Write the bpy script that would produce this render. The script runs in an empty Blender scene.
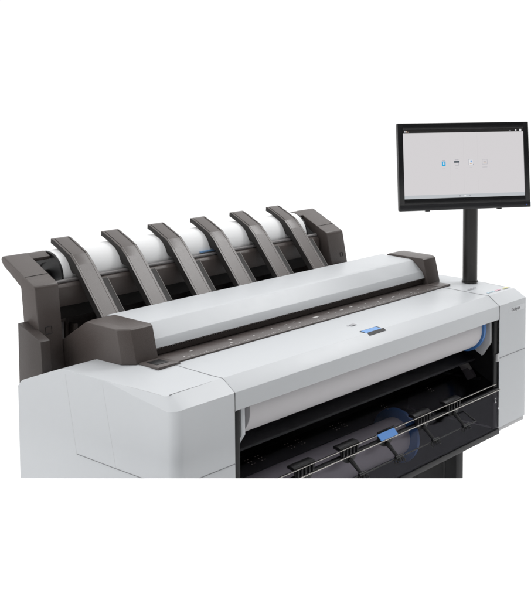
import bpy, bmesh, math, random
from mathutils import Vector, Matrix
random.seed(7)
sc = bpy.context.scene
COL = sc.collection

# ------------------------------------------------------------------ materials
def mat(name, col, rough=.5, noise=.0, nscale=60, bump=0, bscale=900, spec=.5, metal=0, coat=0):
    m = bpy.data.materials.new(name); m.use_nodes = True
    nt = m.node_tree; b = nt.nodes['Principled BSDF']
    b.inputs['Base Color'].default_value = (*col, 1); b.inputs['Roughness'].default_value = rough
    b.inputs['Specular IOR Level'].default_value = spec; b.inputs['Metallic'].default_value = metal
    b.inputs['Coat Weight'].default_value = coat
    tc = nt.nodes.new('ShaderNodeTexCoord')
    if noise:
        n = nt.nodes.new('ShaderNodeTexNoise'); n.inputs['Scale'].default_value = nscale; n.inputs['Detail'].default_value = 6
        nt.links.new(tc.outputs['Object'], n.inputs['Vector'])
        r = nt.nodes.new('ShaderNodeMapRange'); r.inputs['To Min'].default_value = 1 - noise; r.inputs['To Max'].default_value = 1 + noise
        nt.links.new(n.outputs['Fac'], r.inputs['Value'])
        mx = nt.nodes.new('ShaderNodeMix'); mx.data_type = 'RGBA'; mx.blend_type = 'MULTIPLY'
        mx.inputs[0].default_value = 1; mx.inputs[6].default_value = (*col, 1)
        nt.links.new(r.outputs['Result'], mx.inputs[7]); nt.links.new(mx.outputs[2], b.inputs['Base Color'])
        rr = nt.nodes.new('ShaderNodeMapRange'); rr.inputs['To Min'].default_value = max(.02, rough - .06); rr.inputs['To Max'].default_value = rough + .06
        nt.links.new(n.outputs['Fac'], rr.inputs['Value']); nt.links.new(rr.outputs['Result'], b.inputs['Roughness'])
    if bump:
        n2 = nt.nodes.new('ShaderNodeTexNoise'); n2.inputs['Scale'].default_value = bscale; n2.inputs['Detail'].default_value = 3
        nt.links.new(tc.outputs['Object'], n2.inputs['Vector'])
        bp = nt.nodes.new('ShaderNodeBump'); bp.inputs['Strength'].default_value = bump; bp.inputs['Distance'].default_value = .001
        nt.links.new(n2.outputs['Fac'], bp.inputs['Height']); nt.links.new(bp.outputs['Normal'], b.inputs['Normal'])
    return m

WHITE = mat('white_plastic', (.548, .566, .585), .41, .012, 40, .10, 1400)
DARK = mat('charcoal_plastic', (.078, .064, .059), .37, .13, 380, .4, 500)
ARM = mat('warm_grey_plastic', (.078, .064, .059), .31, .07, 300, .15, 500)
EDGE = mat('arm_edge_highlight', (.36, .34, .33), .5)  # pale colour paints the highlight along the arm and rail edges
UNDER_AND_SHADE = mat('arm_underside_and_side_shade', (.014, .012, .011), .62, .2, 300, .3, 500)  # dark underside plastic, also painted on the arm sides as their shade
BED = mat('scan_bed_grey', (.088, .074, .070), .35, .08, 80, .15, 1100)
INSIDE = mat('bay_black', (.007, .007, .008), .45, .3, 20, 0, spec=.3)
BLACK = mat('black_plastic', (.008, .008, .009), .38, .25, 40, .2, 700, spec=.35)
CHUTE = mat('black_textured_plastic', (.030, .030, .034), .55, .45, 25, .5, 500, spec=.3)
GLOSS = mat('gloss_black', (.006, .006, .007), .12, spec=.5)
BEZEL = mat('monitor_black', (.009, .009, .010), .30, .2, 60, .1, 900)
POLE = mat('pole_black', (.028, .026, .025), .32, .1, 50, .1, 900, metal=.3)
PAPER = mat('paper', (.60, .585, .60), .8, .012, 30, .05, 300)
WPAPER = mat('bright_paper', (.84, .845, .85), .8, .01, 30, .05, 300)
BLUE = mat('blue_plastic', (.055, .18, .46), .35, .05, 40)
SKYBLUE = mat('blue_label', (.065, .22, .56), .4)
SEAM = mat('seam_grey', (.22, .225, .235), .7)
LTGREY = mat('light_grey_plastic', (.50, .50, .51), .45, .03, 60)
GREY = mat('mid_grey_plastic', (.20, .19, .19), .5, .05, 60)
STEEL = mat('steel', (.52, .50, .47), .35, .35, 60, metal=.5)
MARK = mat('white_print', (.52, .51, .50), .6)
INKDARK = mat('dark_print', (.18, .18, .19), .6)
INKGREY = mat('grey_print', (.42, .42, .44), .6)
CYAN = mat('cyan_print', (.47, .62, .69), .6)
MAGENTA = mat('magenta_print', (.68, .43, .50), .6)
YELLOW = mat('yellow_print', (.68, .65, .34), .6)
STUDIO = mat('white_studio', (.88, .88, .88), .9, .002, 4)

def emit(name, col, strength):
    m = bpy.data.materials.new(name); m.use_nodes = True
    nt = m.node_tree; b = nt.nodes['Principled BSDF']
    b.inputs['Base Color'].default_value = (.02, .02, .02, 1); b.inputs['Roughness'].default_value = .25
    b.inputs['Emission Color'].default_value = (*col, 1); b.inputs['Emission Strength'].default_value = strength
    return m
def srgb(r, g, b):
    f = lambda v: (v / 255 / 12.92) if v <= 10 else ((v / 255 + .055) / 1.055) ** 2.4
    return (f(r), f(g), f(b))
SCREEN = emit('lit_screen', srgb(210, 207, 209), 1)
SCRBAR = emit('lit_screen_bar', srgb(186, 190, 194), 1)
SCRBLK = emit('screen_black', srgb(24, 22, 22), 1)
SCRBLUE = emit('screen_blue', srgb(30, 165, 215), 1)
SCRDARK = emit('screen_slate', srgb(75, 85, 92), 1)
SCRMID = emit('screen_grey', srgb(158, 158, 166), 1)
SCRWHT = emit('screen_white', srgb(226, 226, 229), 1)
SCRTAN = emit('screen_tan', srgb(205, 180, 160), 1)
SCRPALE = emit('screen_pale_blue', srgb(130, 170, 215), 1)
SCRLINE = emit('screen_line', srgb(203, 200, 202), 1)

def smoked():
    m = bpy.data.materials.new('smoked_window'); m.use_nodes = True
    nt = m.node_tree; nt.nodes.remove(nt.nodes['Principled BSDF'])
    out = nt.nodes['Material Output']
    t = nt.nodes.new('ShaderNodeBsdfTransparent'); t.inputs['Color'].default_value = (.68, .67, .69, 1)
    g = nt.nodes.new('ShaderNodeBsdfGlossy'); g.inputs['Roughness'].default_value = .12; g.inputs['Color'].default_value = (.9, .9, 1, 1)
    mx = nt.nodes.new('ShaderNodeMixShader')
    mx.inputs[0].default_value = .018
    nt.links.new(t.outputs[0], mx.inputs[1]); nt.links.new(g.outputs[0], mx.inputs[2])
    nt.links.new(mx.outputs[0], out.inputs['Surface'])
    return m
SMOKE = smoked()

# ------------------------------------------------------------------ helpers
def thing(name, label, cat, loc, group=None):
    o = bpy.data.objects.new(name, None); COL.objects.link(o); o.location = loc
    o.empty_display_size = .05; o['label'] = label; o['category'] = cat
    if group: o['group'] = group
    return o

def root_loc(o):
    v = Vector((0, 0, 0))
    while o is not None:
        v += o.location; o = o.parent
    return v

def obj(name, bm, mats, parent=None, label=None, smooth=32):
    """links a bmesh whose vertices are in world metres as ONE mesh object"""
    bmesh.ops.recalc_face_normals(bm, faces=bm.faces)
    if parent is not None:
        bmesh.ops.translate(bm, vec=-root_loc(parent), verts=bm.verts)
    me = bpy.data.meshes.new(name); bm.to_mesh(me); bm.free()
    for m in (mats if isinstance(mats, (list, tuple)) else [mats]): me.materials.append(m)
    if smooth:
        me.shade_smooth(); me.set_sharp_from_angle(angle=math.radians(smooth))
    o = bpy.data.objects.new(name, me); COL.objects.link(o)
    if parent is not None: o.parent = parent
    if label: o['label'] = label
    return o

def NB(): return bmesh.new()

def bevel_new(bm, faces, w, seg=2):
    es = set()
    for f in faces:
        for e in f.edges: es.add(e)
    if w > 0:
        bmesh.ops.bevel(bm, geom=list(es), offset=w, segments=seg, affect='EDGES', profile=.5, clamp_overlap=True)

def box(bm, x0, x1, y0, y1, z0, z1, bev=0, mi=0):
    t = NB()
    v = [t.verts.new(p) for p in [(x0,y0,z0),(x1,y0,z0),(x1,y1,z0),(x0,y1,z0),(x0,y0,z1),(x1,y0,z1),(x1,y1,z1),(x0,y1,z1)]]
    for q in [(3,2,1,0),(4,5,6,7),(0,1,5,4),(1,2,6,5),(2,3,7,6),(3,0,4,7)]: t.faces.new([v[i] for i in q])
    bevel_new(t, t.faces, bev)
    for f in t.faces: f.material_index = mi
    merge(bm, t)

def merge(bm, t):
    me = bpy.data.meshes.new('tmp'); t.to_mesh(me); t.free(); bm.from_mesh(me); bpy.data.meshes.remove(me)

def prism(bm, prof, x0, x1, bev=0, mi=0, seg=2):
    """profile in (y, z) extruded along X"""
    t = NB()
    a = [t.verts.new((x0, y, z)) for y, z in prof]; b = [t.verts.new((x1, y, z)) for y, z in prof]
    n = len(prof)
    t.faces.new(a); t.faces.new(b[::-1])
    for i in range(n): t.faces.new([a[i], b[i], b[(i+1) % n], a[(i+1) % n]])
    bevel_new(t, t.faces, bev, seg)
    for f in t.faces: f.material_index = mi
    merge(bm, t)

def lathe_x(bm, prof, cy, cz, n=64, mi=0):
    """profile of (x, radius) turned round an axis along X; closed at both ends"""
    t = NB(); rings = []
    for x, r in prof:
        if r < 1e-6: rings.append([t.verts.new((x, cy, cz))])
        else: rings.append([t.verts.new((x, cy + r*math.cos(2*math.pi*i/n), cz + r*math.sin(2*math.pi*i/n))) for i in range(n)])
    for A, B in zip(rings, rings[1:]):
        if len(A) == 1 and len(B) == 1: continue
        for i in range(n):
            j = (i+1) % n
            if len(A) == 1: t.faces.new([A[0], B[i], B[j]])
            elif len(B) == 1: t.faces.new([A[i], B[0], A[j]])
            else: t.faces.new([A[i], B[i], B[j], A[j]])
    for f in t.faces: f.material_index = mi
    merge(bm, t)

def tube(bm, pts, r, n=8, mi=0):
    t = NB(); pts = [Vector(p) for p in pts]; rings = []
    for k, p in enumerate(pts):
        d = (pts[min(k+1, len(pts)-1)] - pts[max(k-1, 0)]).normalized()
        a = Vector((0, 0, 1)) if abs(d.z) < .9 else Vector((0, 1, 0))
        u = d.cross(a).normalized(); w = d.cross(u)
        rr = r[k] if isinstance(r, (list, tuple)) else r
        rings.append([t.verts.new(p + (u*math.cos(2*math.pi*i/n) + w*math.sin(2*math.pi*i/n))*rr) for i in range(n)])
    for A, B in zip(rings, rings[1:]):
        for i in range(n): t.faces.new([A[i], A[(i+1) % n], B[(i+1) % n], B[i]])
    t.faces.new(rings[0][::-1]); t.faces.new(rings[-1])
    for f in t.faces: f.material_index = mi
    merge(bm, t)

def slab(bm, corners, n, th, mi=0):
    """flat polygon given by world corners, thickened by th along n"""
    t = NB(); n = Vector(n).normalized()*th
    a = [t.verts.new(Vector(p)) for p in corners]; b = [t.verts.new(Vector(p)+n) for p in corners]
    t.faces.new(a); t.faces.new(b[::-1]); k = len(a)
    for i in range(k): t.faces.new([a[i], b[i], b[(i+1) % k], a[(i+1) % k]])
    for f in t.faces: f.material_index = mi
    merge(bm, t)

def text_bm(s, size, origin, right, up, th=.0004):
    """lettering as a mesh on the plane (right, up), left end of the baseline at origin"""
    c = bpy.data.curves.new('lettering', 'FONT'); c.body = s; c.size = size; c.extrude = th/2
    o = bpy.data.objects.new('lettering', c); COL.objects.link(o)
    bpy.context.view_layer.update()
    me = bpy.data.meshes.new_from_object(o.evaluated_get(bpy.context.evaluated_depsgraph_get()))
    bpy.data.objects.remove(o); bpy.data.curves.remove(c)
    r, u = Vector(right).normalized(), Vector(up).normalized(); n = r.cross(u)
    M = Matrix((( r.x, u.x, n.x, origin[0]), (r.y, u.y, n.y, origin[1]), (r.z, u.z, n.z, origin[2]), (0, 0, 0, 1)))
    me.transform(M); bm = NB(); bm.from_mesh(me); bpy.data.meshes.remove(me)
    return bm

H = .56            # half the width of the print bay
FLOOR = -1.02

# ------------------------------------------------------------------ studio
bm = NB(); box(bm, -14, 26, -14, 26, FLOOR - .1, FLOOR)
g = obj('ground', bm, STUDIO, smooth=0); g['kind'] = 'structure'
yaw = math.radians(-52.562)
RT = Vector((math.cos(yaw), math.sin(yaw), 0)); FW = Vector((-math.sin(yaw), math.cos(yaw), 0))
E0, EZ = Vector((-.5722, -.3743, 0)), -.1005            # middle of the step's rear edge and its height (set below)
EZ = -.1019
def platform():
    b = NB()
    c = [E0 - RT*5, E0 + RT*5, E0 + RT*5 - FW*5, E0 - RT*5 - FW*5]
    slab(b, [(p.x, p.y, EZ) for p in c], (0, 0, -1), EZ - FLOOR - .002)
    p = obj('platform', b, STUDIO, smooth=0); p['kind'] = 'structure'

# ------------------------------------------------------------------ the printer
PR = thing('wide_format_printer', 'white and charcoal wide format printer with scanner bar and six curved rear arms', 'printer', (0, .2, FLOOR))

def side_cover(sgn):
    bm = NB()
    r = .024; xo = .735
    low, upp = [], []           # lower and upper crease, from the bay round the corner to the back
    for x in (H + .0008, .60, .64, .68, xo - r): low.append((x, 0, 0)); upp.append((min(x, .7075), .038, .0262 - .0014*(x - H)/.15))
    for k in range(1, 7):
        a = k/6*math.pi/2
        low.append((xo - r + r*math.sin(a), r - r*math.cos(a), -.0007*k))
        upp.append((.709 + .0125*math.sin(a), .051 - .013*math.cos(a), .0245 - .0025*math.sin(a)))
    def ztop(y):
        if y < .36: return .026 + .004*y/.36
        if y < .372: return .030
        if y < .512: return .030 - .049*(y - .372)/.14
        return -.019 - .018*((y - .512)/.023)**1.6
    for y in (.06, .09, .13, .17, .217, .26, .31, .345, .366, .374, .40, .44, .48, .507, .520, .530, .535):
        f = min(1, y/.217)
        low.append((xo, y, -.0042 + (ztop(y) + .0042 - .0006)*f**1.25 if y < .217 else ztop(y) - .0006))
        q = max(0, 1 - y/.217)
        ins = .0120*min(1, q*1.6) + .0010
        upp.append((xo - ins, y, ztop(y) - .0040*min(1, q*1.6)))
    low.append((.70, .5355, ztop(.535) - .0006)); upp.append((.70, .535, ztop(.535)))
    low.append((H + .0008, .5355, ztop(.535) - .0006)); upp.append((H + .0008, .535, ztop(.535)))
    def ring(z=None, pts=None, grow=0):
        return [bm.verts.new((sgn*p[0], p[1], p[2] if z is None else z)) for p in (pts or low)]
    def rowz(z0, f):              # heights fall from crease to bottom
        return [bm.verts.new((sgn*p[0], p[1], p[2] + (z0 - p[2])*f)) for p in low]
    R0 = rowz(-.371, 1.0); R1 = rowz(-.371, .5); R2 = rowz(-.371, .02); R3 = ring(); 
    mid = [((a[0]*.5 + b[0]*.5), a[1]*.5 + b[1]*.5 - .0004, (a[2] + b[2])*.5 + .0006) for a, b in zip(low, upp)]
    R4 = ring(pts=mid); R5 = ring(pts=upp)
    for A, B in ((R0, R1), (R1, R2), (R2, R3), (R3, R4), (R4, R5)):
        for i in range(len(A) - 1):
            try: bm.faces.new([A[i], A[i+1], B[i+1], B[i]])
            except ValueError: pass
    # top: fan region in front, quads behind
    inner = {}
    i0 = 15                        # index of the y = .217 point
    inn = []
    for i in range(i0, len(upp) - 2):
        y = upp[i][1]; inn.append(bm.verts.new((sgn*(H + .0008), y, ztop(y) + (.0045 if y < .37 else .002*max(0, 1-(y-.37)/.1)))))
    front = R5[:i0+1]
    seam_mid = [bm.verts.new((sgn*(H + .0008), y, z)) for y, z in ((.1975, .0312), (.15, .0293), (.10, .0273), (.073, .0262))]
    try: bm.faces.new(front + [inn[0]] + seam_mid)
    except ValueError: pass
    for k in range(len(inn) - 1):
        bm.faces.new([R5[i0+k], R5[i0+k+1], inn[k+1], inn[k]])
    bm.faces.new([R5[-2], R5[-1], inn[-1], R5[len(upp)-3]])
    bmesh.ops.remove_doubles(bm, verts=bm.verts, dist=1e-5)
    for f in bm.faces: f.material_index = 0
    # hairline joints
    S = lambda p: (sgn*p[0], p[1], p[2])
    if True:
        zs = -.1585
        tube(bm, [S(p) for p in [(H, -.0002, zs), (.64, -.0002, zs), (xo - r, -.0002, zs), (xo - r*.3, r*.3 - .0004, zs-.0005), (xo + .0001, r + .004, zs - .002), (xo + .0001, .11, zs - .004), (xo, .20, zs - .002), (xo, .3227, zs + .002)]], .0009, 6, 1)
        tube(bm, [S(p) for p in [(xo, .358, .020), (xo, .34, -.07), (xo, .3227, zs + .002)]], .00022, 6, 2)
        tube(bm, [S(p) for p in [(xo, .229, .018), (xo, .208, -.08), (xo, .190, zs - .002)]], .00022, 6, 2)
        tube(bm, [S(p) for p in [(xo - .004, .36, .0292), (xo - .006, .28, .029), (xo - .004, .22, .0270), (.7275, .15, .0258), (.7225, .09, .0236), (.7215, .055, .0226)]], .0003, 6, 2)
        if sgn < 0: tube(bm, [S(p) for p in [(.716, .0385, .0249), (.63, .0385, .0253), (.577, .0395, .0253)]], .0007, 6, 1)
        tube(bm, [S(p) for p in [(xo - .02, .217, .0272), (.65, .2175, .0285), (.60, .2178, .0298)]], .0003, 6, 2)
    return bm

lc = obj('side_cover', side_cover(-1), [WHITE, SEAM, LTGREY], PR, 'left side cover with a large rounded front corner', smooth=28)
rc = obj('side_cover', side_cover(1), [WHITE, SEAM, LTGREY], PR, 'right side cover with nameplate and ink colour marks', smooth=28)
# skirt under the right cover
for s, par in ((-1, lc), (1, rc)):
    bm = NB(); box(bm, *sorted((s*.548, s*.722)), .006, .50, -.386, -.3705, .002); obj('bottom_skirt', bm, LTGREY, par)
# nameplate
bm = NB(); box(bm, .6155, .7075, -.0007, .002, -.0335, -.0165, .0006)
npl = obj('nameplate', bm, mat('nameplate_grey', (.60, .615, .635), .4), rc)
bm = NB(); prism(bm, [(-.0025, -.142), (-.0025, -.166), (.010, -.170), (.010, -.150)], .5475, .5595, .001); obj('edge_tab', bm, LTGREY, rc)
tb = text_bm('Designjet', .0135, (.630, -.0011, -.0285), (1, 0, 0), (0, 0, 1))
merge_t = tb; obj('nameplate_lettering', merge_t, INKDARK, rc, smooth=0)
# ink colour marks on the bevel
bm = NB()
def bevel_pt(x, f): return (x, .010 + .028*f, .0068 + .0184*f)
nb = (0, -.55, .83)
for (x0, x1, m) in ((.575, .583, 0), (.588, .598, 0), (.603, .610, 0), (.622, .630, 1), (.635, .648, 1), (.664, .694, 2)):
    slab(bm, [(x0 + .012, .054, .02655), (x1 + .012, .054, .02655), (x1 + .012, .062, .0268), (x0 + .012, .062, .0268)], (0, 0, 1), .0006, m)
obj('ink_colour_marks', bm, [CYAN, MAGENTA, YELLOW], rc, smooth=0)
bm = NB()
for k, (x0, x1) in enumerate(((.576, .580), (.582, .588), (.590, .593), (.596, .604), (.606, .609), (.612, .619))):
    slab(bm, [(x0, .118, .0316), (x1, .118, .0316), (x1, .123 + .003*(k % 2), .0318), (x0, .123 + .003*(k % 2), .0318)], (0, 0, 1), .0006)
obj('faint_lettering', bm, INKGREY, rc, smooth=0)

# lid over the roll
bm = NB()
prism(bm, [(0, -.041), (0, 0), (.038, .0262), (.073, .0262), (.1972, .0312), (.1972, .020), (.075, .016), (.045, .008), (.012, -.006), (.012, -.041)], -H + .0012, H - .0012, .0009, 0, 2)
for s in (-1, 1):       # dark hairline between lid and covers
    tube(bm, [(s*H, y, z - .0006) for y, z in ((0, -.041), (0, 0), (.038, .0264), (.073, .0266), (.12, .0284), (.197, .0312))], .0012, 6, 1)
lid = obj('roll_cover_lid', bm, [WHITE, SEAM], PR)
bm = NB()
dx0, dx1 = -.038, .034
slab(bm, [(dx0, .0375, .0236), (dx1, .0375, .0236), (dx1, .0615, .0266), (dx0, .0615, .0266)], (0, -.12, .99), .0016)
slab(bm, [(dx0 + .002, .0310, .0196), (dx1 + .001, .0310, .0196), (dx1 + .001, .0400, .0252), (dx0 + .002, .0400, .0252)], (0, -.55, .83), .0024)
dsp = obj('status_display', bm, INSIDE, lid)
bm = NB()
slab(bm, [(dx0 + .003, .0415, .0258), (dx1 - .006, .0415, .0258), (dx1 - .006, .0590, .0280), (dx0 + .003, .0590, .0280)], (0, -.12, .99), .0006)
obj('status_screen', bm, emit('blue_lcd', srgb(86, 148, 214), 1), lid, smooth=0)
bm = NB()
for k, (x0, x1) in enumerate(((-.0135, -.0115), (-.006, -.002), (-.001, .004), (.005, .009), (.010, .014))):
    slab(bm, [(x0, .112 + (.006 if k == 0 else 0), .0293), (x1, .112 + (.006 if k == 0 else 0), .0293), (x1, .124, .0295), (x0, .124, .0295)], (0, 0, 1), .0007)
obj('cover_marking', bm, INKGREY, lid, smooth=0)

# scan bed
bm = NB()
prism(bm, [(.1976, .0285), (.1978, .0345), (.30, .0345), (.36, .0345), (.36, .0285)], -.587, .587, .0007)
box(bm, -.612, -.545, .186, .262, .0295, .0362, .0015); box(bm, .545, .600, .200, .262, .0295, .0362, .0015)
zt = .0347
def mk(x, y, w, d): slab(bm, [(x, y, zt), (x + w, y, zt), (x + w, y + d, zt), (x, y + d, zt)], (0, 0, 1), .0004, 1)
x = -.50
while x < .54:
    mk(x, .2045, .0030 + random.random()*.003, .0013)
    if random.random() < .28: mk(x, .2085, .003, .0035)
    x += .0118
for (x, y, w, d) in ((-.1746,.243,.008,.003), (-.1265,.240,.010,.003), (-.0877,.226,.010,.003), (-.0132,.235,.022,.007), (-.178,.2156,.006,.003), (-.139,.2155,.008,.003),
        (-.087,.245,.006,.003), (.060,.246,.006,.004), (.0635,.2256,.007,.003), (.103,.239,.016,.003), (.150,.242,.014,.003), (.155,.218,.009,.003), (-.4637,.240,.010,.003), (-.508,.214,.005,.004),
        (-.33,.242,.010,.005), (-.3475,.215,.005,.009), (-.26,.225,.004,.004), (-.22,.232,.006,.003), (.21,.236,.008,.003), (.25,.222,.010,.003), (.29,.240,.007,.004), (.33,.226,.012,.003), (.38,.238,.008,.003), (.42,.222,.006,.004), (.47,.232,.010,.003)):
    mk(x, y, w, d)
    if w > .012: mk(x + .003, y - .0035, w*.4, .0025)
bed = obj('scan_bed', bm, [BED, MARK], PR)
bm = NB(); box(bm, -.600, -.562, .205, .240, .0355, .0372, .0008); obj('latch_recess', bm, BLACK, bed)

# scanner bar
bm = NB()
prism(bm, [(.2640, .0545), (.2745, .0745), (.3100, .1062), (.3180, .1082), (.430, .1128), (.47, .098), (.47, .045), (.285, .045), (.2680, .0520)], -.5525, .5525, .0012, 0, 3)
sb = obj('scanner_bar', bm, WHITE, PR, smooth=24)
bm = NB()
prism(bm, [(.274, .036), (.272, .048), (.47, .048), (.47, .036)], -.552, .552)
for k in range(136): box(bm, -.5475 + k*.0081, -.5475 + k*.0081 + .0042, .2640, .272, .0515, .0550)
obj('paper_feed_slot', bm, DARK, sb, smooth=0)
def loft(sections, bev, seg=2):
    """closed body through several (x, profile) cross-sections with the same point count"""
    t = NB(); rs = [[t.verts.new((x, y, z)) for y, z in pr] for x, pr in sections]
    for A, B in zip(rs, rs[1:]):
        for i in range(len(A)): t.faces.new([A[i], B[i], B[(i+1) % len(A)], A[(i+1) % len(A)]])
    t.faces.new(rs[0][::-1]); t.faces.new(rs[-1])
    bevel_new(t, t.faces, bev, seg)
    return t
for s in (-1, 1):
    prof = [(.2520, .0360), (.2697, .1105), (.2760, .1140), (.4040, .1172), (.5170, .0470), (.5240, -.020), (.40, -.020), (.385, .0305), (.2530, .0322)]
    shd = [(.2800, .0360), (.2950, .1092), (.3000, .1122), (.4030, .1150), (.5150, .0462), (.5220, -.020), (.40, -.020), (.385, .0305), (.2800, .0322)]
    bm = loft([(s*.5530, prof), (s*.6180, prof), (s*.6390, shd)], .0016, 3)
    obj('scanner_end_block', bm, DARK, sb, smooth=30)

# print bay: the dark inside
bm = NB()
box(bm, -H, H, .33, .345, -.386, .018)                                  # back
box(bm, -H - .006, -H + .003, .006, .345, -.372, -.043); box(bm, H - .003, H + .006, .006, .345, -.372, -.043)
box(bm, -H, H, .004, .345, -.386, -.372)                                 # floor
box(bm, -H, H, .19, .33, .012, .0185)
bay = obj('print_bay', bm, INSIDE, PR, smooth=0)
bm = NB()                                                                # sloped chute below the roll
prism(bm, [(.080, -.1755), (.083, -.1705), (.160, -.145), (.300, -.128), (.300, -.137), (.160, -.155)], -H + .003, H - .003, .001)
obj('paper_chute', bm, CHUTE, bay)
bm = NB()
box(bm, .515, H - .003, .20, .30, -.24, -.08, .004); box(bm, .540, H - .003, .06, .30, -.232, -.226, .002)
obj('bay_side_panel', bm, CHUTE, bay)
bm = NB()
slab(bm, [(.535, .124, -.197), (.535, .102, -.184), (.535, .070, -.222), (.535, .094, -.2355)], (1, 0, 0), .014)
obj('release_lever', bm, GREY, bay)
# roll holders
for s in (-1, 1):
    bm = NB(); x0 = .530 if s > 0 else -.527
    prism(bm, [(.0135, -.043), (.0126, -.107), (.0423, -.151), (.0681, -.1346), (.14, -.10), (.14, -.035)], x0, x0 + .012, .0012)
    obj('roll_holder', bm, LTGREY if s > 0 else WHITE, bay)

# drawer with smoked window and lower roll
bm = NB()
box(bm, -H + .004, H - .004, -.006, .012, -.386, -.370, .0015)
box(bm, -H + .004, H - .004, -.004, .006, -.252, -.246, .001)
drawer = obj('lower_drawer', bm, INSIDE, PR)
bm = NB()
slab(bm, [(-H + .005, -.003, -.370), (H - .005, -.003, -.370), (H - .005, -.003, -.252), (-H + .005, -.003, -.252)], (0, 1, 0), .002)
slab(bm, [(-H + .005, .0, -.2475), (H - .005, .0, -.2475), (H - .005, .095, -.198), (-H + .005, .095, -.198)], (0, -.4, .9), .0008)
for x0 in (-.44, -.405, -.30, -.262, -.128, -.095, .09, .30):
    for i in range(3):
        for j in range(2):
            y = .066 + i*.0075; z = -.2475 + (y/.095)*.0495 + .0026
            xx = x0 + j*.010 - i*.004
            slab(bm, [(xx, y, z), (xx + .0035, y, z), (xx + .0035, y + .0014, z + .0007), (xx, y + .0014, z + .0007)], (0, -.4, .9), .0005, 1)
obj('smoked_window', bm, [SMOKE, DARK], drawer, smooth=0)
# toothed rails
def rail(y, z, h, pitch, m):
    bm = NB(); box(bm, -H + .004, H - .032, y + .0006, y + .004, z - h*.5, z + h*.5, mi=1)
    x = -H + .006
    while x < H - .036:
        box(bm, x, x + pitch*.80, y - .0012, y + .0012, z - h*.5, z + h*.5); x += pitch
    obj('toothed_rail', bm, [m, BLACK], drawer, smooth=0)
rail(-.012, -.2265, .0014, .0080, STEEL); rail(-.024, -.2415, .0021, .0084, STEEL)
# front rod and hanging media guides
bm = NB(); tube(bm, [(-H + .01, -.046, -.289), (.36, -.046, -.289)], .0014, 10)
for k in range(33): tube(bm, [(-.53 + k*.0272, -.046, -.289), (-.5255 + k*.0272, -.046, -.289)], .0022, 8)
tube(bm, [(.36, -.046, -.289), (.362, -.020, -.280), (.362, -.002, -.270)], .002, 8)
obj('guide_rod', bm, BLACK, drawer)
def media_guide(x, blue):
    bm = NB(); n = 20; R0 = .036
    t = NB()
    slab(t, [(x - R0, -.0055, -.2215), (x + R0, -.0055, -.2215)] and [(x + R0*math.cos(a), -.0055, -.2270 - .040*max(0, math.sin(a)) + (.006 if math.sin(a) < -.01 else 0)) for a in [-.25] + [math.pi*i/n for i in range(0, n+1)] + [math.pi + .25]], (0, -1, 0), .0035); merge(bm, t)
    hz_ = 0
    if not blue: prism(bm, [(-.0095, -.230 - hz_), (-.0085, -.2215 - hz_), (.002, -.2185 - hz_), (.014, -.2190 - hz_), (.014, -.226 - hz_)], x - R0 - .002, x + R0 + .002, .0015)
    for k in range(5): box(bm, x - .030 + k*.0135, x - .0255 + k*.0135, -.0130, -.0085, -.255 + .003*abs(k-2), -.229, .0008)
    tube(bm, [(x, -.010, -.258), (x + .001, -.026, -.272), (x + .002, -.044, -.288), (x + .002, -.050, -.296)], [.0062, .0048, .0044, .004], 8)
    for k in (-1, 1): tube(bm, [(x + .002, -.044, -.290), (x + .002 + k*.015, -.047, -.291), (x + .002 + k*.021, -.050, -.297), (x + .002 + k*.017, -.053, -.301)], .0024, 8)
    tube(bm, [(x - .012, -.047, -.286), (x + .018, -.047, -.286)], .0042, 10)
    for k in (-1, 0, 1): tube(bm, [(x + .002 + k*.009, -.048, -.290), (x + .002 + k*.010, -.052, -.299)], .0018, 6)
    g = obj('media_guide', bm, BLACK, drawer, 'media guide with a blue handle pad' if blue else None, smooth=40)
    if blue:
        bm = NB(); slab(bm, [(x - .047, -.0275, -.2380), (x + .024, -.0275, -.2380), (x + .024, -.0140, -.2245), (x - .047, -.0140, -.2245)], (0, -.46, .89), .0020)
        obj('handle_pad', bm, SKYBLUE, g, smooth=0)
for x, b in ((-.507, 0), (-.338, 0), (-.168, 0), (-.016, 1), (.150, 0), (.30, 0)): media_guide(x, b)
# number on the inner edge of the right wall
obj('bay_number', text_bm('2', .022, (H - .034, -.0065, -.286), (1, 0, 0), (0, 0, 1)), LTGREY, bay, smooth=0)
for a, b in ((H - .022, H - .001), (-H + .001, -H + .019)):
    bm = NB(); box(bm, a, b, .004, .012, -.372, -.043, .001); obj('bay_edge_strip', bm, INSIDE, bay)

# stand legs
for s in (-1, 1):
    bm = NB(); x0 = .500 if s > 0 else -.54
    box(bm, x0, x0 + .040, .110, .36, FLOOR + .03, -.386, .004)
    box(bm, x0 - .0015, x0, .150, .156, FLOOR + .05, -.386); box(bm, x0 - .0015, x0, .255, .262, FLOOR + .05, -.386)
    box(bm, x0 - .01, x0 + .05, -.02, .50, FLOOR, FLOOR + .035, .006)
    obj('stand_leg', bm, INSIDE, PR)

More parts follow.
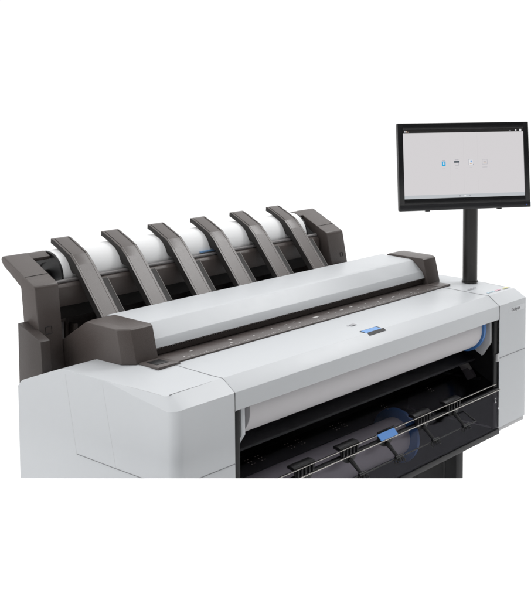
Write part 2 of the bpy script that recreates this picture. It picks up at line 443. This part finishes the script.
# ---- rear stacker
prof = [(.484, -.02), (.490, .1930), (.4935, .2000), (.5150, .2095), (.6080, .2580), (.6160, .2575), (.6200, .2500), (.6120, .2360), (.5430, .1960), (.5400, .1900), (.5400, -.02)]
for s in (-1, 1):
    bm = NB(); a, b = (-.7150, -.6480) if s < 0 else (.3500, .4270)
    prism(bm, prof, a, b, .0028, 0, 3)
    e0, e1 = (b - .004, b + .050) if s < 0 else (a - .028, a + .004)
    prism(bm, [(.5860, .2466), (.6075, .2572), (.6155, .2568), (.6190, .2495), (.6130, .2400), (.5900, .2380)], e0, e1, .0016, 0, 3)
    if s > 0: prism(bm, [(.500, .198), (.612, .250), (.605, .150), (.545, .150)], .384, .390, 0, 1)
    # slim rim lines pressed into the top plate and a square latch mark on the front
    tube(bm, [(a + .003, .5290, .2172), (b - .003, .5290, .2172)], .0006, 6, 1)
    lx, lz = (a + .020, .083) if s < 0 else (b - .030, .118)
    q = .0085 if s < 0 else .006
    for (p0, p1) in (((lx, lz), (lx + 2*q, lz)), ((lx + 2*q, lz), (lx + 2*q, lz + 2*q)), ((lx + 2*q, lz + 2*q), (lx, lz + 2*q)), ((lx, lz + 2*q), (lx, lz))):
        yy = lambda z: .484 + .006*(z + .02)/.213
        tube(bm, [(p0[0], yy(p0[1]) - .0002, p0[1]), (p1[0], yy(p1[1]) - .0002, p1[1])], .0007, 6, 1)
    for v in bm.verts: v.co.x += max(0, .2 - v.co.z)*(.20 if s > 0 else .05)
    br = obj('stacker_bracket', bm, [DARK, BLACK], PR, smooth=30)
# dark sleeve on the left post
bm = NB()
prism(bm, [(.440, -.03), (.4460, .0790), (.454, .0825), (.531, .1120), (.531, -.05)], -.7345, -.7080, .0016)
obj('post_sleeve', bm, mat('dark_brown_plastic', (.048, .039, .036), .42, .2, 420, .5, 500), PR)
bm = NB()
prism(bm, [(.518, .132), (.5205, .1775), (.5250, .1840), (.5340, .1870), (.5400, .1860), (.5400, .132)], -.6475, .3495, .0012)
tube(bm, [(-.6475, .5335, .1900), (.3495, .5335, .1900)], .0042, 12, 1)
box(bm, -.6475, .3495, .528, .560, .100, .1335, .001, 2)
beam = obj('stacker_beam', bm, [DARK, GREY, UNDER_AND_SHADE], PR)
bm = NB(); box(bm, -.6475, .440, .580, .590, -.04, .150); box(bm, -.6475, .3495, .53, .580, -.04, -.02); box(bm, .395, .420, .5405, .580, -.04, .150)
back = obj('stacker_back_panel', bm, DARK, PR, smooth=0)
for k in range(7):
    xa = -.625 + k*.1576
    for (d0, d1, y0, z1, m) in ((0, .030, .542, .090, GREY), (.054, .066, .535, .078, DARK), (.040, .050, .550, .098, DARK)):
        if xa + d1 < .345:
            bm = NB(); box(bm, xa + d0, xa + d1, y0, .580, .0, z1, .002); obj('paper_fin', bm, m, back)
bm = NB(); box(bm, -.135, -.050, .541, .546, .1965, .2000); obj('blue_edge_strip', bm, mat('pale_blue_strip', (.20, .40, .70), .4), beam, smooth=0)

def arm():
    bm = NB(); x0, x1 = 0, .0545
    top = [(.6225, .2822), (.6150, .2810), (.5900, .2690), (.5480, .2480), (.5250, .2248), (.4320, .1100), (.4000, .0705)]
    bot = [(.4085, .0640), (.5200, .2010), (.5420, .2045), (.5640, .2385), (.5900, .2560), (.6150, .2690), (.6235, .2700)]
    prism(bm, top + bot, x0, x1, .0010, 0, 2)
    for xx in (.0065, .0480):     # fine ribs along both edges, lower length pale as a painted highlight
        tube(bm, [(xx, y - .0003, z + .0003) for y, z in top[3:]], .00065, 6, 1)
        tube(bm, [(xx, y - .0003, z + .0003) for y, z in top[1:4]], .00065, 6, 2)
    bm.normal_update()
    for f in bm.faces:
        if abs(f.normal.x) > .95 and f.calc_area() > 1e-4: f.material_index = 2  # side faces coloured near-black to paint in their shade
    return bm
def arm_rail():
    bm = NB()
    def off(p, d): return (p[0] + .777*d, p[1] - .628*d)
    g, e = (.5150, .2124), (.3990, .0690)
    prism(bm, [off(g, .0100), off(e, .0100), off(e, .0170), off((.5000, .1939), .0170), off(g, .0130)], .0008, .0480, .0008)
    prism(bm, [off((.4980, .1914), .0080), off(e, .0080), off(e, .0105), off((.4980, .1914), .0105)], .0480, .0790, .0005)
    tube(bm, [(.0785, *off((.4980, .1914), .0077)), (.0785, *off(e, .0077))], .0006, 6, 1)
    return bm
a0 = obj('stacker_arm', arm(), [ARM, EDGE, UNDER_AND_SHADE], PR, smooth=20)
r0 = obj('under_rail', arm_rail(), [UNDER_AND_SHADE, EDGE], a0, smooth=20)
for i in range(6):
    if i == 0: a = a0
    else:
        a = a0.copy(); COL.objects.link(a); a.parent = PR
        r = r0.copy(); COL.objects.link(r); r.parent = a
    a.location.x = -.5690 + .1576*i

# ------------------------------------------------------------------ paper rolls (each lies in the printer)
def roll(name, label, x0, x1, cy, cz, rp, rf, paper, flange_mats, ends, group='paper rolls'):
    t = thing(name, label, 'paper roll', ((x0 + x1)/2, cy, cz - rp), group)
    bm = NB(); n = 96
    lathe_x(bm, [(x0, .028), (x0, rp - .0008), (x0 + .0008, rp), (x1 - .0008, rp), (x1, rp - .0008), (x1, .028)], cy, cz, n)
    obj('paper', bm, paper, t)
    for e in ends:
        bm = NB(); xe = x0 if e < 0 else x1
        if flange_mats is BLUE:
            lathe_x(bm, [(xe, 0), (xe, rf), (xe + e*.004, rf + .0012), (xe + e*.011, rf), (xe + e*.0118, rf*.62), (xe + e*.016, rf*.55), (xe + e*.016, 0)], cy, cz, n)
        else:
            lathe_x(bm, [(xe, 0), (xe, rf - .001), (xe + e*.002, rf), (xe + e*.006, rf - .001), (xe + e*.006, .034), (xe + e*.002, .032), (xe + e*.002, .016), (xe + e*.045, .015), (xe + e*.045, 0)], cy, cz, n)
        obj('end_flange', bm, flange_mats, t)
    return t
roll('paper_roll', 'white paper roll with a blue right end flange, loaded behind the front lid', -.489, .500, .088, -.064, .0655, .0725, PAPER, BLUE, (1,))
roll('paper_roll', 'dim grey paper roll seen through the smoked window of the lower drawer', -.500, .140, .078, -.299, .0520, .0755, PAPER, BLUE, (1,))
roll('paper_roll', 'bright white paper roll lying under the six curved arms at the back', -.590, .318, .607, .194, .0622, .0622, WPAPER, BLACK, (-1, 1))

# ------------------------------------------------------------------ monitor on its post
PX, PY = .690, .186
MO = thing('touchscreen_monitor', 'black flat monitor with a lit pale grey screen, standing on a black post', 'monitor', (PX, PY, .0312))
bm = NB(); t = NB()
tube(bm, [(PX, PY, .0312), (PX, PY, .30)], .0232, 40); tube(bm, [(PX, PY, .0312), (PX, PY, .0345)], .0262, 40)
obj('post', bm, POLE, MO)
my, mt = -.6415, .0998
R_ = Vector((math.cos(my), math.sin(my), 0)); N_ = Vector((math.sin(my), -math.cos(my), 0))
U_ = Vector((0, 0, 1))*math.cos(mt) - N_*math.sin(mt); F_ = R_.cross(U_)      # F_ points out of the screen
MC = Vector((.6070, .1540, .4060)); MW, MH = .4255, .2645
def P_(s, t, d): return MC + R_*s + U_*t + F_*d
def mslab(bm, s0, s1, t0, t1, d0, d1, bev=0, mi=0):
    t = NB()
    v = [t.verts.new(P_(s, q, d)) for d in (d0, d1) for s, q in ((s0, t0), (s1, t0), (s1, t1), (s0, t1))]
    for q in [(3,2,1,0),(4,5,6,7),(0,1,5,4),(1,2,6,5),(2,3,7,6),(3,0,4,7)]: t.faces.new([v[i] for i in q])
    bevel_new(t, t.faces, bev)
    for f in t.faces: f.material_index = mi
    merge(bm, t)
w, h = MW/2, MH/2
bm = NB()
sl, sr, sb_, st = -w + .0168, w - .0168, -h + .0360, h - .0195      # window of the bezel
mslab(bm, -w, w, -h, h, -.020, -.004, .003)
mslab(bm, -w*.7, w*.7, -h*.7, h*.7, -.032, -.018, .004)
mslab(bm, -w, sl, -h, h, -.005, 0, .0012); mslab(bm, sr, w, -h, h, -.005, 0, .0012)
mslab(bm, sl - .002, sr + .002, st, h, -.005, -.0003, .0012); mslab(bm, sl - .002, sr + .002, -h + .0165, sb_, -.005, -.0003, .0012)
mslab(bm, -w, w, -h, -h + .0170, -.005, .0022, .0014, 1)
mslab(bm, -w*.60, -w*.54, -h - .0035, -h, -.02, -.006, .001); mslab(bm, w*.50, w*.56, -h - .0035, -h, -.02, -.006, .001)
obj('bezel', bm, [BEZEL, mat('monitor_chin', (.016, .016, .018), .35)], MO)
bm = NB(); mslab(bm, w - .016, w - .0125, -h + .0065, -h + .0085, .0021, .0026); obj('power_light', bm, emit('blue_led', srgb(60, 90, 190), 1), MO, smooth=0)
bm = NB(); mslab(bm, sl, sr, sb_, st, -.0045, -.0030); scr = obj('screen', bm, SCREEN, MO, smooth=0)
def flat(name, m, rects, d=-.0026):
    bm = NB()
    for (s0, s1, t0, t1) in rects: mslab(bm, s0, s1, t0, t1, -.0032, d)
    return obj(name, bm, m, scr, smooth=0)
flat('status_bar', SCRBLK, [(sl, sr, st - .0100, st)])
flat('navigation_bar', SCRBAR, [(sl, sr, sb_, sb_ + .0105)])
for m, r in ((SCRWHT, (sl + .006, sl + .008, st - .0080, st - .0025)), (SCRWHT, (sr - .0125, sr - .0060, st - .0085, st - .0025)), (SCRWHT, (sr - .026, sr - .0225, st - .0075, st - .004)),
             (SCRTAN, (sl + .011, sl + .014, st - .0080, st - .0040)), (SCRTAN, (sl + .0155, sl + .018, st - .0080, st - .006)), (SCRMID, (sr - .046, sr - .041, st - .0075, st - .0062))):
    flat('status_icon', m, [r], -.0023)
for m, x in ((SCRMID, -.021), (SCRWHT, -.004), (SCRMID, .0115)): flat('navigation_icon', m, [(x, x + .0055, sb_ + .003, sb_ + .008)], -.0023)
ix = [-.0680, -.0257, .0198, .0657]; iy = .0110
flat('column_line', SCRLINE, [(x - .0003, x + .0003, sb_ + .02, st - .012) for x in (-.0468, -.0030, .0427)], -.0029)
x = ix[0]; flat('app_icon', SCRBLUE, [(x - .0060, x + .0060, iy - .010, iy + .0040)], -.0025)
flat('app_icon', SCRWHT, [(x - .0018, x + .0018, iy - .006, iy + .001)], -.0022)
flat('app_icon', SCRMID, [(x - .0050, x + .0050, iy + .007, iy + .0080)], -.0025)
x = ix[1]; flat('app_icon', SCRDARK, [(x - .0085, x + .0085, iy - .0010, iy + .0045)], -.0022)
flat('app_icon', SCRMID, [(x - .006, x + .006, iy + .0075, iy + .0086), (x - .006, x - .0052, iy - .009, iy - .001), (x + .0052, x + .006, iy - .009, iy - .001), (x - .006, x + .006, iy - .0096, iy - .0088)], -.0025)
x = ix[2]; flat('app_icon', SCRWHT, [(x - .0075, x + .0065, iy - .009, iy + .0085)], -.0027)
flat('app_icon', SCRPALE, [(x - .001, x + .005, iy - .001, iy + .0055)], -.0022)
flat('app_icon', SCRMID, [(x - .0075, x - .0068, iy - .009, iy + .0085), (x - .0075, x + .0065, iy + .008, iy + .0087), (x + .007, x + .009, iy - .0085, iy - .006)], -.0022)
flat('app_icon', SCRTAN, [(x - .003, x + .003, iy - .006, iy - .003)], -.0022)
x = ix[3]; flat('app_icon', SCRMID, [(x - .0085, x + .0085, iy + .0070, iy + .0076), (x - .0085, x - .0079, iy - .007, iy + .007), (x + .0079, x + .0085, iy - .007, iy + .007), (x - .0085, x + .0085, iy - .0076, iy - .0070), (x - .004, x + .004, iy + .001, iy + .002)], -.0025)
flat('app_icon', SCRTAN, [(x - .004, x + .006, iy - .0035, iy - .0025)], -.0025)
for (c0, c1, ct) in ((ix[0] - .0045, ix[0] + .004, iy - .0190), (ix[1] - .0045, ix[1] + .004, iy - .0175), (ix[2] - .004, ix[2] + .005, iy - .0175), (ix[3] - .008, ix[3] + .008, iy - .0165)):
    flat('icon_caption', SCRMID, [(c0, c1, ct, ct + .0009)], -.0025)
bm = NB()                                                            # hinge between post and back of the monitor
hz = Vector((PX, PY, .285))
tube(bm, [hz, hz + Vector((0, 0, .09)), P_(.0, -.02, -.030)], [.012, .012, .010], 12)
tube(bm, [hz - R_*.018 + Vector((0,0,.02)), hz + R_*.018 + Vector((0,0,.02))], .015, 16)
mslab(bm, -.05, .05, -.05, .05, -.038, -.0295, .002)
obj('tilt_hinge', bm, BLACK, MO)

# ------------------------------------------------------------------ camera
CAMP = Vector((-2.2880, -1.6879, .7108))
cd = bpy.data.cameras.new('camera'); cam = bpy.data.objects.new('camera', cd); COL.objects.link(cam)
cd.sensor_fit = 'VERTICAL'; cd.sensor_height = 24; cd.lens = 1122.20/600*24
cd.shift_x = -(367.783 - 265.5)/600; cd.shift_y = (154.769 - 300)/600
cd.clip_start = .05; cd.clip_end = 200
pt = math.radians(-4.5297)
cam.location = CAMP; cam.rotation_euler = (math.pi/2 + pt, 0, yaw)
sc.camera = cam
# the raised white step stands just in front of the printer's near corner
t_ = 2.235
Fv = FW*math.cos(pt) + Vector((0, 0, math.sin(pt))); Uv = RT.cross(Fv)
e = CAMP + t_*(Fv - Uv*((478.3 - 154.769)/1122.2))
E0 = Vector((e.x, e.y, 0)); EZ = e.z
platform()

# ------------------------------------------------------------------ light: a white studio, darker on the camera's side
w_ = bpy.data.worlds.new('World'); sc.world = w_; w_.use_nodes = True
nt = w_.node_tree; bg = nt.nodes['Background']
tc = nt.nodes.new('ShaderNodeTexCoord'); dp = nt.nodes.new('ShaderNodeVectorMath'); dp.operation = 'DOT_PRODUCT'
dv = Vector((.12, 1, .34)).normalized()
dp.inputs[1].default_value = dv
nt.links.new(tc.outputs['Generated'], dp.inputs[0])
mr = nt.nodes.new('ShaderNodeMapRange'); mr.interpolation_type = 'SMOOTHSTEP'
mr.inputs['From Min'].default_value = -.55; mr.inputs['From Max'].default_value = .30
mr.inputs['To Min'].default_value = .02; mr.inputs['To Max'].default_value = 1.07
nt.links.new(dp.outputs['Value'], mr.inputs['Value'])
sx = nt.nodes.new('ShaderNodeSeparateXYZ'); nt.links.new(tc.outputs['Generated'], sx.inputs[0])
m2 = nt.nodes.new('ShaderNodeMapRange'); m2.interpolation_type = 'SMOOTHSTEP'      # a brighter ceiling
m2.inputs['From Min'].default_value = .25; m2.inputs['From Max'].default_value = .95
m2.inputs['To Min'].default_value = 0; m2.inputs['To Max'].default_value = .66
nt.links.new(sx.outputs['Z'], m2.inputs['Value'])
ad = nt.nodes.new('ShaderNodeMath'); nt.links.new(mr.outputs['Result'], ad.inputs[0]); nt.links.new(m2.outputs['Result'], ad.inputs[1])
nt.links.new(ad.outputs[0], bg.inputs['Strength'])
bg.inputs['Color'].default_value = (1, 1, 1, 1)
def area(name, loc, target, sx, sy, power, col=(1, 1, 1)):
    l = bpy.data.lights.new(name, 'AREA'); l.shape = 'RECTANGLE'; l.size = sx; l.size_y = sy; l.energy = power; l.color = col
    o = bpy.data.objects.new(name, l); COL.objects.link(o); o.location = loc
    o.rotation_euler = (Vector(target) - Vector(loc)).to_track_quat('-Z', 'Y').to_euler()
area('right_softbox', (2.0, -.3, 2.5), (-.1, .5, .2), 1.1, .9, 30)
area('left_softbox', (-3.4, .6, 1.2), (-.5, .2, 0), 1.6, 1.6, 11)

sc.view_settings.view_transform = 'Standard'; sc.view_settings.look = 'None'; sc.view_settings.exposure = 0; sc.view_settings.gamma = 1
sc.cycles.use_denoising = True
sc.cycles.max_bounces = 8; sc.cycles.transparent_max_bounces = 12
